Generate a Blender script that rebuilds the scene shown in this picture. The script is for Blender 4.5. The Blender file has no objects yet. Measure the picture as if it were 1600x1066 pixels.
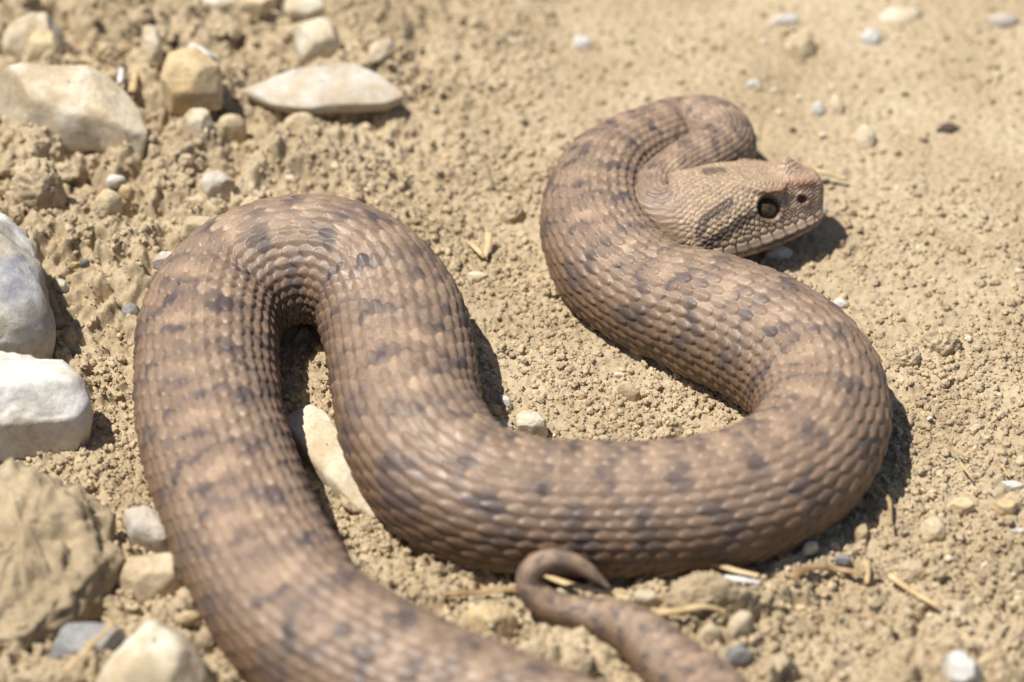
import bpy, math, random
import numpy as np
from mathutils import Vector, Matrix

# ------------------------------------------------------------------ camera, sky, sun, exposure
SC = bpy.context.scene
COL = SC.collection
PITCH = math.radians(43.0)
DIST = 1.43
LENS, SENSOR = 100.0, 22.3
cp, sp = math.cos(PITCH), math.sin(PITCH)
cam_d = bpy.data.cameras.new("camera")
cam = bpy.data.objects.new("camera", cam_d)
COL.objects.link(cam)
cam.location = (0, -DIST * cp, DIST * sp)
cam.rotation_euler = (math.pi / 2 - PITCH, 0, 0)
cam_d.sensor_width = SENSOR
cam_d.lens = LENS
cam_d.clip_start = 0.05
cam_d.clip_end = 200.0
cam_d.dof.use_dof = True
cam_d.dof.focus_distance = DIST - 0.015
cam_d.dof.aperture_fstop = 3.7
SC.camera = cam

SUN = Vector((-0.40, -0.02, 1.0)).normalized()
world = bpy.data.worlds.new("World")
SC.world = world
world.use_nodes = True
wn = world.node_tree.nodes
sky = wn.new("ShaderNodeTexSky")
sky.sky_type = 'NISHITA'
sky.sun_disc = False
sky.sun_elevation = math.asin(SUN.z)
sky.sun_rotation = math.atan2(SUN.x, SUN.y)
world.node_tree.links.new(sky.outputs[0], wn["Background"].inputs[0])
wn["Background"].inputs[1].default_value = 0.075
sd = bpy.data.lights.new("sun", 'SUN')
sd.energy = 4.6
sd.angle = math.radians(0.53)
sd.color = (1.0, 0.955, 0.89)
sun = bpy.data.objects.new("sun", sd)
COL.objects.link(sun)
sun.rotation_euler = SUN.to_track_quat('Z', 'Y').to_euler()
SC.view_settings.view_transform = 'Standard'
SC.view_settings.look = 'None'
SC.view_settings.gamma = 1.0
SC.view_settings.exposure = 0.45

# ------------------------------------------------------------------ numeric helpers
FPX = LENS / SENSOR * 1600.0


def U(px, py, z=0.0):
    """where the line of sight through a photo pixel meets the height z (layout helper)"""
    a, b = (px - 800.0) / FPX, (533.0 - py) / FPX
    d = np.array([a, cp + b * sp, -sp + b * cp])
    c = np.array([0.0, -DIST * cp, DIST * sp])
    return c + d * ((z - c[2]) / d[2])


PX = DIST / FPX          # metres per photo pixel at the subject


def h2(ix, iy, seed):
    n = (ix.astype(np.int64) * 374761393 + iy.astype(np.int64) * 668265263 + seed * 974711) & 0xFFFFFFFF
    n = ((n ^ (n >> 13)) * 1274126177) & 0xFFFFFFFF
    n = ((n ^ (n >> 16)) * 2246822519) & 0xFFFFFFFF
    return ((n ^ (n >> 15)) & 0xFFFFFF) / float(0xFFFFFF)


def noise2(x, y, seed=0):
    ix, iy = np.floor(x), np.floor(y)
    fx, fy = x - ix, y - iy
    ux, uy = fx * fx * fx * (fx * (fx * 6 - 15) + 10), fy * fy * fy * (fy * (fy * 6 - 15) + 10)

    def g(dx, dy):
        a = h2(ix + dx, iy + dy, seed) * 2 * np.pi
        return np.cos(a) * (fx - dx) + np.sin(a) * (fy - dy)
    return 1.4 * ((g(0, 0) * (1 - ux) + g(1, 0) * ux) * (1 - uy) + (g(0, 1) * (1 - ux) + g(1, 1) * ux) * uy)


def fbm2(x, y, seed=0, octv=4, gain=.5):
    s, a = 0, 1.0
    for o in range(octv):
        s = s + a * noise2(x * 2 ** o + 17.3 * o, y * 2 ** o - 9.1 * o, seed + o)
        a *= gain
    return s


def noise3(p, seed=0):
    ip = np.floor(p)
    f = p - ip
    w = f * f * (3 - 2 * f)
    r = 0
    for dx in (0, 1):
        for dy in (0, 1):
            for dz in (0, 1):
                v = h2(ip[..., 0] + dx + 57 * (ip[..., 2] + dz), ip[..., 1] + dy + 131 * (ip[..., 2] + dz), seed)
                r = r + v * (w[..., 0] if dx else 1 - w[..., 0]) * (w[..., 1] if dy else 1 - w[..., 1]) * (w[..., 2] if dz else 1 - w[..., 2])
    return r * 2 - 1


def fbm3(p, seed=0, octv=4, gain=.5):
    s, a = 0, 1.0
    for o in range(octv):
        s = s + a * noise3(p * 2 ** o + 11.7 * o, seed + o)
        a *= gain
    return s


def worley(x, y, seed):
    """nearest jittered lattice point: squared-free distance, second distance and a random value of the cell"""
    ix, iy = np.floor(x), np.floor(y)
    f1 = np.full(x.shape, 9.0)
    f2 = np.full(x.shape, 9.0)
    rv = np.zeros(x.shape)
    for dx in (-1, 0, 1):
        for dy in (-1, 0, 1):
            cx, cy = ix + dx, iy + dy
            px, py = cx + h2(cx, cy, seed), cy + h2(cx, cy, seed + 7)
            d = np.hypot(x - px, y - py)
            nr = d < f1
            f2 = np.where(nr, f1, np.minimum(f2, d))
            rv = np.where(nr, h2(cx, cy, seed + 13), rv)
            f1 = np.where(nr, d, f1)
    return f1, f2, rv


def sig(t):
    return 1 / (1 + np.exp(-np.clip(t, -40, 40)))


def sstep(a, b, t):
    t = np.clip((t - a) / (b - a), 0, 1)
    return t * t * (3 - 2 * t)


def mesh_np(name, V, quads=None, tris=None, smooth=True):
    me = bpy.data.meshes.new(name)
    V = np.ascontiguousarray(V, dtype=np.float32)
    nq = 0 if quads is None else len(quads)
    nt = 0 if tris is None else len(tris)
    me.vertices.add(len(V))
    me.vertices.foreach_set("co", V.ravel())
    loops = []
    if nq:
        loops.append(np.asarray(quads, np.int32).ravel())
    if nt:
        loops.append(np.asarray(tris, np.int32).ravel())
    loops = np.concatenate(loops)
    me.loops.add(len(loops))
    me.loops.foreach_set("vertex_index", loops)
    me.polygons.add(nq + nt)
    st = np.concatenate([np.arange(nq) * 4, nq * 4 + np.arange(nt) * 3]).astype(np.int32)
    me.polygons.foreach_set("loop_start", st)
    me.polygons.foreach_set("use_smooth", np.full(nq + nt, smooth, dtype=bool))
    me.update(calc_edges=True)
    me.validate()
    return me


def grid_quads(ni, nj, wrap):
    i = np.arange(ni - 1)[:, None]
    j = np.arange(nj if wrap else nj - 1)[None, :]
    a = i * nj + j
    b = i * nj + (j + 1) % nj
    return np.stack([a, b, b + nj, a + nj], -1).reshape(-1, 4)


def put(name, me, mat=None, parent=None, label=None, cat=None, group=None, kind=None):
    o = bpy.data.objects.new(name, me)
    COL.objects.link(o)
    if mat is not None:
        me.materials.clear()
        me.materials.append(mat)
    if parent is not None:
        o.parent = parent
    for k, v in (("label", label), ("category", cat), ("group", group), ("kind", kind)):
        if v:
            o[k] = v
    return o


# ------------------------------------------------------------------ materials
def base_mat(name, rough=.9, spec=.2):
    m = bpy.data.materials.new(name)
    m.use_nodes = True
    nt = m.node_tree
    b = nt.nodes["Principled BSDF"]
    b.inputs["Roughness"].default_value = rough
    b.inputs["Specular IOR Level"].default_value = spec
    return m, nt, b


def nz(nt, vec, scale, detail=6, rough=.55, w=None):
    n = nt.nodes.new("ShaderNodeTexNoise")
    n.inputs["Scale"].default_value = scale
    n.inputs["Detail"].default_value = detail
    n.inputs["Roughness"].default_value = rough
    nt.links.new(vec, n.inputs["Vector"])
    return n


def ramp(nt, fac, stops):
    r = nt.nodes.new("ShaderNodeValToRGB")
    cr = r.color_ramp
    while len(cr.elements) < len(stops):
        cr.elements.new(.5)
    for e, (p, c) in zip(cr.elements, stops):
        e.position = p
        e.color = (c[0], c[1], c[2], 1) if not isinstance(c, (int, float)) else (c, c, c, 1)
    nt.links.new(fac, r.inputs[0])
    return r.outputs[0]


def mixc(nt, fac, a, b, mode='MIX'):
    m = nt.nodes.new("ShaderNodeMix")
    m.data_type = 'RGBA'
    m.blend_type = mode
    for sock, v in ((m.inputs[0], fac), (m.inputs[6], a), (m.inputs[7], b)):
        if isinstance(v, (int, float)):
            sock.default_value = v
        elif isinstance(v, tuple):
            sock.default_value = (*v, 1)
        else:
            nt.links.new(v, sock)
    return m.outputs[2]


def bump(nt, b, height, strength, dist):
    n = nt.nodes.new("ShaderNodeBump")
    n.inputs["Strength"].default_value = strength
    n.inputs["Distance"].default_value = dist
    nt.links.new(height, n.inputs["Height"])
    nt.links.new(n.outputs[0], b.inputs["Normal"])


def soil_mat(name, tint=1.0, rnd=False, warm=0.0):
    m, nt, b = base_mat(name, .95, .12)
    tc = nt.nodes.new("ShaderNodeTexCoord")
    geo = nt.nodes.new("ShaderNodeNewGeometry")
    vec = geo.outputs["Position"]
    n1 = nz(nt, vec, 28, 5)
    n2 = nz(nt, vec, 420, 6, .65)
    c = lambda r, g, bl: (r * tint * (1 + warm), g * tint, bl * tint * (1 - warm))
    c1 = ramp(nt, n1.outputs[0], [(.30, c(.355, .275, .170)), (.5, c(.43, .338, .215)), (.72, c(.50, .405, .27))])
    c2 = ramp(nt, n2.outputs[0], [(.28, .62), (.5, .95), (.75, 1.12)])
    col = mixc(nt, 1.0, c1, c2, 'MULTIPLY')
    if rnd:
        oi = nt.nodes.new("ShaderNodeObjectInfo")
        c3 = ramp(nt, oi.outputs["Random"], [(0, (.92, .91, .90)), (.5, (1.04, 1.04, 1.04)), (.85, (1.12, 1.11, 1.10)), (1, (1.24, 1.24, 1.24))])
        col = mixc(nt, 1.0, col, c3, 'MULTIPLY')
    nt.links.new(col, b.inputs["Base Color"])
    n3 = nz(nt, vec, 900, 5, .7)
    bump(nt, b, n3.outputs[0], .55, .0006)
    return m


def rock_mat(name, c1, c2, c3, dust=.35, scale=60, rough=.8):
    """three stone tones in cloudy patches, hairline veins, a coat of soil dust in patches"""
    m, nt, b = base_mat(name, rough, .25)
    geo = nt.nodes.new("ShaderNodeNewGeometry")
    vec = geo.outputs["Position"]
    n1 = nz(nt, vec, scale, 6, .6)
    col = ramp(nt, n1.outputs[0], [(.38, c1), (.5, c2), (.64, c3)])
    n2 = nz(nt, vec, scale * 9, 5, .65)
    col = mixc(nt, .8, col, ramp(nt, n2.outputs[0], [(.3, .7), (.5, 1.0), (.7, 1.1)]), 'MULTIPLY')
    n4 = nz(nt, vec, scale * .7 + 31, 7, .7)
    dm = ramp(nt, n4.outputs[0], [(.62 - dust * .45, 0.0), (.74 - dust * .35, 1.0)])
    f = nt.nodes.new("ShaderNodeMath")
    f.operation = 'MULTIPLY'
    f.inputs[1].default_value = .75
    nt.links.new(dm, f.inputs[0])
    col = mixc(nt, f.outputs[0], col, (.43, .325, .195))
    nt.links.new(col, b.inputs["Base Color"])
    n3 = nz(nt, vec, scale * 8, 8, .72)
    bump(nt, b, n3.outputs[0], .6, .0012)
    return m


M_SOIL = soil_mat("soil")
M_CLOD = soil_mat("soil_clod", 1.0, True)
M_GRAN = soil_mat("soil_granule", 1.03, True)
M_CREAM = rock_mat("limestone_cream", (.50, .40, .26), (.62, .53, .38), (.72, .65, .52), .16)
M_TAN = rock_mat("sandstone_tan", (.42, .32, .19), (.53, .42, .265), (.62, .52, .36), .28)
M_YEL = rock_mat("sandstone_yellow", (.50, .36, .18), (.60, .46, .26), (.66, .55, .36), .3)
M_WHITE = rock_mat("marble_white", (.27, .27, .28), (.62, .57, .47), (.74, .71, .65), .30, 30)
M_GREY = rock_mat("slate_grey", (.165, .16, .152), (.245, .238, .225), (.32, .31, .29), .12)
M_PALE = rock_mat("stone_pale_grey", (.42, .40, .36), (.55, .52, .46), (.62, .59, .52), .3)
M_FLAG = rock_mat("flagstone", (.44, .41, .35), (.56, .52, .44), (.64, .61, .55), .52, 40)
M_DARK = rock_mat("clod_hole_dark", (.07, .055, .045), (.11, .085, .06), (.16, .12, .08), .1)  # darkness of a hole, painted on the lump in its place


def straw_mat(name, c1, c2):
    m, nt, b = base_mat(name, .65, .3)
    geo = nt.nodes.new("ShaderNodeNewGeometry")
    n1 = nz(nt, geo.outputs["Position"], 160, 4)
    nt.links.new(ramp(nt, n1.outputs[0], [(.35, c1), (.65, c2)]), b.inputs["Base Color"])
    n3 = nz(nt, geo.outputs["Position"], 1500, 4)
    bump(nt, b, n3.outputs[0], .4, .0003)
    return m


M_STRAW = straw_mat("dry_straw", (.42, .29, .14), (.60, .46, .26))
M_STRAW_BR = straw_mat("dry_straw_brown", (.25, .15, .07), (.42, .29, .15))
M_STRAW_WH = straw_mat("dry_straw_white", (.60, .56, .50), (.72, .70, .66))

# ------------------------------------------------------------------ ground
def rough_mask(x, y):
    tl = sig((-x - .035 + .15 * (y - .05)) * 60) * sig((y + .005) * 55)
    left = sig((-x - .10) * 60) * .6
    fr = sig((-y - .088) * 60)
    tr = sig((x + .015) * 45) * sig((y - .055) * 55)
    return np.clip(.42 + .75 * tl + .35 * left + .45 * fr - .30 * tr, .1, 1.3), tl


def ground_h(x, y):
    x, y = np.asarray(x, float), np.asarray(y, float)
    R, tl = rough_mask(x, y)
    w1, w2 = noise2(x * 130, y * 130, 3) + .5 * noise2(x * 390, y * 390, 4), noise2(x * 130 + 40, y * 130, 5) + .5 * noise2(x * 390 + 9, y * 390, 6)
    wx, wy = x + .0026 * w1, y + .0026 * w2
    fade = np.exp(-(np.hypot(x, y) / 1.2) ** 2)
    h = .0022 * fbm2(x * 11, y * 11, 1, 3) + .003 * tl + .003 * sig((-y - .11) * 60)
    Rc = np.clip(R - .40, 0, 1)
    for k, (sz, amp) in enumerate(((.034, .0100), (.015, .0085), (.007, .0040))):
        nn = np.abs(noise2(wx / sz, wy / sz, 140 + k))
        h = h + amp * Rc * np.minimum(nn * 1.9, .75 + .25 * nn) * fade
    h = h - .0075 * Rc * fade
    for k, (sz, amp) in enumerate(((.0085, .0024), (.0046, .0016), (.0026, .0012), (.0015, .0008))):
        f1, f2, rv = worley(wx / sz, wy / sz, 31 + 17 * k)
        keep = rv < np.clip(R * (.35, .75, 1.25, 1.6)[k], .05, .95)
        bumpy = np.clip(1.35 - (f1 / (.36 + .20 * rv)) ** 2, 0, 1) ** .75
        h = h + amp * keep * bumpy * (.35 + .9 * ((rv * 7.31) % 1)) * fade * np.clip(R + .25, 0, 1.05)
    h = h + .0007 * fbm2(x * 420, y * 420, 77, 3, .65)
    # fine cracks in the trodden soil
    f1, f2, rv = worley(wx / .045 + .3 * noise2(x * 60, y * 60, 8), wy / .03, 91)
    h = h - .0010 * np.exp(-((f2 - f1) / .035) ** 2) * sig((x + .02) * 45) * sig((y - .05) * 55) * (noise2(x * 25, y * 25, 6) > -.05)
    return h - .0026


def axis(lo, hi, step, far):
    a = np.arange(lo, hi + step / 2, step)
    g, d = [], step * 1.1
    p = a[-1]
    while p < far:
        p += d
        g.append(p)
        d *= 1.075 if d < .008 else 1.4
    g = np.array(g)
    return np.concatenate([(lo + hi - g)[::-1], a, g])


gx = axis(-.205, .205, .00066, 25.0)
gy = axis(-.195, .235, .00066, 25.0)
GX, GY = np.meshgrid(gx, gy)
GZ = ground_h(GX, GY)
gm = mesh_np("ground", np.stack([GX, GY, GZ], -1).reshape(-1, 3), grid_quads(len(gy), len(gx), False))
put("ground", gm, M_SOIL, kind="structure", label="dry crumbly tan soil with fine cracks and dust", cat="ground")

# ------------------------------------------------------------------ the viper
CTRL = [  # photo pixel of the body's axis, radius in photo pixels, height of the axis in mm (None: lying on the ground), nape to tail tip
    (1022, 322, 40, 16.0), (1032, 293, 41, 17.5), (1063, 271, 44, 17.5), (1102, 252, 48, 15.5), (1131, 230, 50, 12.5), (1112, 207, 53, 11.0),
    (1070, 210, 56, None), (1022, 228, 62, None), (980, 250, 68, None), (945, 285, 76, None), (930, 345, 82, None),
    (955, 411, 86, None), (1018, 462, 85, None), (1105, 492, 96, None), (1195, 532, 100, None), (1262, 582, 101, None),
    (1287, 646, 99, None), (1262, 712, 100, None), (1195, 760, 101, None), (1100, 787, 101, None), (980, 795, 101, None),
    (860, 794, 102, None), (762, 778, 106, None), (690, 738, 110, None), (646, 670, 111, None), (632, 590, 110, None),
    (617, 510, 108, 2j), (580, 445, 102, 6j), (525, 412, 96, 9j), (465, 406, 94, 9j), (405, 422, 97, 6j),
    (355, 458, 101, 2j), (328, 510, 104, None), (322, 565, 106, None), (323, 625, 108, None), (336, 692, 110, None),
    (358, 762, 111, None), (386, 832, 113, None), (420, 900, 114, None), (470, 970, 116, None), (560, 1036, 116, None),
    (690, 1096, 112, None), (830, 1142, 105, None), (980, 1188, 95, None), (1095, 1205, 82, None), (1145, 1160, 68, None),
    (1112, 1095, 58, None), (1058, 1048, 50, None), (990, 984, 38, 8.5), (920, 961, 26, 7.0), (866, 950, 24, 8.0), (833, 926, 23, 11.0),
    (828, 895, 20, 16.5), (858, 874, 17, 21.0), (900, 880, 14, 19.5), (930, 901, 9, 16.5), (951, 919, 3.0, 13.0)]
HEAD_L = .0515
head_base = U(1050, 330, .0148)
head_tip = U(1282, 312, .0115)
hd = (head_tip - head_base)
hd /= np.linalg.norm(hd)
head_org = head_tip - hd * HEAD_L           # x = 0 of the head's own axes

pts, rad = [], []
for k in (52, 40, 28, 16, 6, -1):           # the head's axis, snout first
    pts.append(head_org + hd * (k / 1000.0))
    rad.append(.0105)
for (px, py, r, z) in CTRL:
    rr = r * PX
    zz = .70 * rr + (z.imag / 1000 if isinstance(z, complex) else 0) if (z is None or isinstance(z, complex)) else z / 1000.0
    pts.append(U(px, py, zz))
    rad.append(rr * (np.linalg.norm(U(px, py, zz) - np.array(cam.location)) / DIST))
pts, rad = np.array(pts), np.array(rad)


def catmull(P, n):
    out = []
    Q = np.concatenate([[2 * P[0] - P[1]], P, [2 * P[-1] - P[-2]]])
    for i in range(1, len(Q) - 2):
        t = np.linspace(0, 1, n, endpoint=False)[:, None]
        a, b, c, d = Q[i - 1], Q[i], Q[i + 1], Q[i + 2]
        out.append(.5 * (2 * b + (c - a) * t + (2 * a - 5 * b + 4 * c - d) * t ** 2 + (3 * b - a - 3 * c + d) * t ** 3))
    out.append(P[-1][None])
    return np.concatenate(out)


PR = catmull(np.concatenate([pts, rad[:, None]], 1), 40)
seg = np.linalg.norm(np.diff(PR[:, :3], axis=0), axis=1)
S = np.concatenate([[0], np.cumsum(seg)])
TOTAL = S[-1]
sf = np.linspace(0, TOTAL, 6000)
PF = np.stack([np.interp(sf, S, PR[:, k]) for k in range(4)], 1)
kern = np.exp(-.5 * (np.arange(-40, 41) / 14.0) ** 2)
kern /= kern.sum()
PFs = np.stack([np.convolve(np.pad(PF[:, k], 40, mode='reflect', reflect_type='odd'), kern, mode='valid') for k in range(4)], 1)
s_head = .056                                # arc length where the head has become neck
wgt = sstep(.040, .062, sf)[:, None]
PF = PF * (1 - wgt) + PFs * wgt
PF[:, 3] = np.maximum(PF[:, 3], .0003)

# ring positions: fine along the head, even along the body, coarser where the body is out of the picture
rs = [0.0]
while rs[-1] < TOTAL - 1e-4:
    s = rs[-1]
    q = np.array([np.interp(s, sf, PF[:, k]) for k in range(4)])
    st = .00023 if s < .062 else (.00034 if s < .17 else .00043)
    dv = q[:3] - np.array(cam.location)
    dep = dv[1] * cp - dv[2] * sp
    ypix = 533 - FPX * (dv[1] * sp + dv[2] * cp) / dep
    if ypix > 1200:
        st = .0012
    rs.append(s + st)
rs = np.array(rs[:-1] + [TOTAL])
C = np.stack([np.interp(rs, sf, PF[:, k]) for k in range(3)], 1)
RR = np.interp(rs, sf, PF[:, 3])
T = np.stack([np.gradient(np.interp(rs, sf, PF[:, k]), rs) for k in range(3)], 1)
T /= np.linalg.norm(T, axis=1, keepdims=True)
Zv = np.array([0, 0, 1.0])
UPv = Zv - T * (T @ Zv)[:, None]
UPv /= np.linalg.norm(UPv, axis=1, keepdims=True)
SD = np.cross(UPv, T)                        # points to the snake's right when looking tailwards ... mirrored sides are alike
# the head is rolled a little so that its right side looks up at the viewer
roll = np.radians(-17.0) * (1 - sstep(.045, .075, rs))
cr, sr = np.cos(roll)[:, None], np.sin(roll)[:, None]
UPv, SD = UPv * cr + SD * sr, SD * cr - UPv * sr

# points round a ring: p in (-1, 1], 0 on the back, 1 under the belly; closer together on the back
NB = 240
tq = (np.arange(NB) / NB) * 2 - 1
pp = np.sign(tq) * (np.abs(tq) * .72 / .84 * (np.abs(tq) < .84) + ((np.abs(tq) - .84) / .16 * .28 + .72) * (np.abs(tq) >= .84))
AL = pp * np.pi
nR = len(rs)
yb, zb = np.sin(AL), np.cos(AL)
zb = np.where(zb < -.50, -.50 + .24 * np.tanh((zb + .50) / .24), zb)
yb = np.sign(yb) * np.abs(yb) ** np.where(np.cos(AL) < 0, .80, 1.0)
Yb, Zb = RR[:, None] * yb[None], RR[:, None] * zb[None]

# the head's sections (mm): x, top, brow half width, brow z, greatest half width, its z, mouth half width, mouth z, chin z
HT = np.array([
    (-12, 10.5, 6.5, 8.6, 10.6, 0, 9.5, -5.0, -9.6),
    (-5, 11.4, 7.2, 9.0, 13.2, -1.6, 12.6, -6.4, -10.8),
    (2, 12.2, 8.0, 9.6, 16.8, -3.0, 16.2, -8.0, -12.4),
    (9, 12.7, 8.6, 10.2, 18.6, -3.6, 18.0, -8.8, -13.4),
    (17, 12.8, 8.9, 10.8, 17.8, -3.4, 17.4, -8.8, -13.6),
    (25, 12.4, 8.9, 11.0, 15.6, -2.8, 15.6, -8.2, -13.2),
    (31, 11.8, 8.8, 10.7, 13.2, -2.2, 13.6, -7.6, -12.4),
    (38, 10.8, 7.8, 10.0, 10.6, -1.0, 11.2, -6.7, -11.0),
    (43, 10.5, 6.7, 9.7, 9.0, -.2, 9.4, -5.7, -9.4),
    (47, 10.2, 5.8, 9.1, 7.6, .4, 7.8, -4.8, -7.7),
    (50, 8.8, 4.6, 7.5, 5.7, .9, 5.8, -3.4, -5.4),
    (51.2, 6.4, 2.9, 5.4, 3.5, 1.2, 3.4, -1.8, -3.2),
    (51.9, 3.0, .6, 2.5, .7, 1.2, .7, .4, .0)])


def smooth_table(xq, X, Y):
    m = np.gradient(Y, X, axis=0)
    i = np.clip(np.searchsorted(X, xq) - 1, 0, len(X) - 2)
    h = (X[i + 1] - X[i])
    t = ((xq - X[i]) / h)[:, None]
    h = h[:, None]
    return ((2 * t ** 3 - 3 * t ** 2 + 1) * Y[i] + (t ** 3 - 2 * t ** 2 + t) * h * m[i] + (-2 * t ** 3 + 3 * t ** 2) * Y[i + 1] + (t ** 3 - t ** 2) * h * m[i + 1])


HX = 52.0 - rs * 1000.0                     # head's own x (mm) of every ring
nh = int(np.searchsorted(rs, .066))          # rings that may take the head's section
row = smooth_table(np.clip(HX[:nh], -12, 51.9), HT[:, 0], HT[:, 1:])
Yh, Zh, QH, QM = np.zeros((nh, NB)), np.zeros((nh, NB)), np.zeros((nh, NB)), np.zeros(nh)
for i in range(nh):
    zt, wc, zc, w, zw, wm, zm, zbm = row[i]
    K = np.array([(0, zt), (wc * .55, zt - .35 * (zt - zc)), (wc, zc), (wc + .72 * (w - wc), zc + .45 * (zw - zc)), (w, zw),
                  (wm, zm), (wm * .80, zm + .62 * (zbm - zm)), (wm * .42, zbm), (0, zbm)])
    Kc = catmull(K, 14)
    dl = np.concatenate([[0], np.cumsum(np.hypot(*np.diff(Kc, axis=0).T))])
    ap = np.abs(pp) * dl[-1]
    Yh[i] = np.sign(pp + 1e-12) * np.interp(ap, dl, Kc[:, 0]) / 1000
    Zh[i] = np.interp(ap, dl, Kc[:, 1]) / 1000
    QH[i] = np.sign(pp + 1e-12) * ap
    QM[i] = np.interp(5 * 14, np.arange(len(dl)), dl)   # where the mouth line runs
hw = np.ones(nR)
hw[:] = 1 - sstep(.050, .0655, rs)
hw2 = hw[:nh, None]
Yb[:nh] = Yh * hw2 + Yb[:nh] * (1 - hw2)
Zb[:nh] = Zh * hw2 + Zb[:nh] * (1 - hw2)
# the upturned horn on the snout and the brow ridges
hx, hy = HX[:nh, None] + 0 * pp[None], Yb[:nh] * 1000
front = np.where(hx > 39.2, 4.8, 2.2)
Zb[:nh] += .0050 * np.exp(-((hx - 39.2) / front) ** 2) * np.exp(-(hy / 3.4) ** 2) * (Zb[:nh] > .006)

Pg = C[:, None, :] + SD[:, None, :] * Yb[..., None] + UPv[:, None, :] * Zb[..., None]
dPi = np.gradient(Pg, axis=0)
dPj = np.roll(Pg, -1, axis=1) - np.roll(Pg, 1, axis=1)
Nn = np.cross(dPj, dPi)
Nn /= np.maximum(np.linalg.norm(Nn, axis=2, keepdims=True), 1e-12)
outw = np.sum(Nn * (Pg - C[:, None, :]), axis=2)
if np.mean(outw) < 0:
    Nn = -Nn

# overlapping keeled scales of the body
NCOL = 36
pitch = np.maximum(.295 * RR, .0007)
ulen = np.concatenate([[0], np.cumsum(np.diff(rs) / (.5 * (pitch[1:] + pitch[:-1])))])
uu = ulen[:, None] + .05 * noise2(rs[:, None] * 160, pp[None] * 9, 4)
vv = (pp[None] * NCOL / 2) + .07 * noise2(rs[:, None] * 150, pp[None] * 8 + 50, 5)
best = np.full((nR, NB), -.25)
b_dn, b_dv = np.zeros((nR, NB)), np.ones((nR, NB))
b_i, b_j = np.zeros((nR, NB)), np.zeros((nR, NB))
LC = 1.58
jr = np.round(vv)
for dj in (-1, 0, 1):
    j = jr + dj
    dvv = vv - j
    tt = uu - .5 * (np.mod(j, 2))
    for di in (0, -1):
        i = np.floor(tt) + di
        dn = (tt - i) / LC
        jj = np.mod(j, NCOL)
        hsh = h2(i, jj, 5)
        W = (.61 + .05 * hsh) * np.sqrt(np.clip(1 - np.clip((dn - .45) / .55, 0, 1) ** 1.8, 0, 1)) * (.55 + .45 * sstep(0, .42, dn))
        W = np.maximum(W, 1e-4)
        e = np.abs(dvv) / W
        ok = (dn <= 1) & (e < 1)
        hk = .00 + .92 * dn + .45 * (1 - e ** 2.4) + .16 * np.exp(-(dvv / .075) ** 2) * sstep(.15, .4, dn) * (1 - sstep(.88, 1, dn)) + .16 * (hsh - .5)
        hk = hk - .20 * sstep(.90, 1.0, dn)
        win = ok & (hk > best)
        best = np.where(win, hk, best)
        b_dn, b_dv = np.where(win, dn, b_dn), np.where(win, dvv / W, b_dv)
        b_i, b_j = np.where(win, i, b_i), np.where(win, j, b_j)
is_scale = best > 0
Hs = np.minimum(.195 * pitch, .00118)
belly = sstep(.66, .74, np.abs(pp))[None]
disp = best * Hs[:, None] * (1 - belly * .7)
# broad plates under the belly
fold = np.mod(uu * 1.0, 1.0)
disp = disp * (1 - .9 * belly) + belly * Hs[:, None] * .8 * fold
# slow unevenness of a real body: slack skin and muscle
sl = rs[:, None]
disp += (.00055 * noise2(sl * 38, pp[None] * 3, 21) + .00035 * noise2(sl * 95, pp[None] * 6, 22)) * (1 - hw[:, None]) * np.minimum(RR / .018, 1)[:, None]

# head scales: a cell pattern in (x, arc across the head)
rng = np.random.default_rng(11)
cen = []                                     # x, q, ax, aq, height, tilt
xs_ring, qm_ring = HX[:nh][::-1], QM[::-1]
qm_at = lambda x: np.interp(x, xs_ring, qm_ring)
z_at = lambda x, q: Zh[np.argmin(np.abs(HX[:nh] - x)), np.argmin(np.abs(QH[np.argmin(np.abs(HX[:nh] - x))] - q))]


def q_for_z(x, z):
    i = np.argmin(np.abs(HX[:nh] - x))
    half = (pp >= 0) & (pp < .75)
    return np.interp(-z, -Zh[i][half] * 1000, QH[i][half])


EX, EZ = 31.2, 3.9
eq = q_for_z(EX, EZ)
NX, NZ_ = 43.0, 4.4
nq_ = q_for_z(NX, NZ_)
for sgn in (-1, 1):
    x = 51.0
    k = 0
    while x > 3:                              # lip scales above and below the mouth
        ln = 3.3 if x > 44 else 4.3
        qm = qm_at(x - ln / 2)
        cen.append((x - ln / 2, sgn * (qm - 2.0), ln * .52, 1.9, .72, .1))
        cen.append((x - ln / 2 - .8, sgn * (qm + 1.8), ln * .55, 1.8, .62, .1))
        x -= ln
        k += 1
    x = 43.0
    while x > 12:                             # the row between lip and eye
        cen.append((x, sgn * (qm_at(x) - 4.9), 1.45, 1.15, .62, .15))
        x -= 2.75
    for a in np.arange(0, 2 * math.pi, math.pi / 7.5):   # beads round the eye
        cen.append((EX + 4.9 * math.cos(a), sgn * (eq + 4.3 * math.sin(a)), 1.05, 1.0, .55, 0))
x, flip = 52.0, 0
while x > -16:                                # the small scales in staggered rows, larger towards the nape
    f = float(sstep(16, 42, np.array(x)))
    lx, lq = 3.1 * (1 - f) + 1.35 * f, 1.9 * (1 - f) + 1.2 * f
    n = int(44 / lq)
    for k in range(-n, n + 1):
        cx, cq = x + rng.normal(0, .13 * lx), (k + .5 * flip) * lq + rng.normal(0, .10 * lq)
        qm = qm_at(cx)
        if abs(cq) > qm - 3.7 and abs(cq) < qm + 3.6 and cx > 3:
            continue
        if cx > 12 and abs(cq) > qm - 6.0 and abs(cq) < qm and cx < 44:
            continue
        if math.hypot((cx - EX) / 5.6, (abs(cq) - eq) / 5.3) < 1:
            continue
        cen.append((cx, cq, lx * .56, lq * .56, (.46 * (1 - f) + .50 * f), .9 * (1 - f) + .4 * f))
    x -= lx * .55
    flip = 1 - flip
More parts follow.
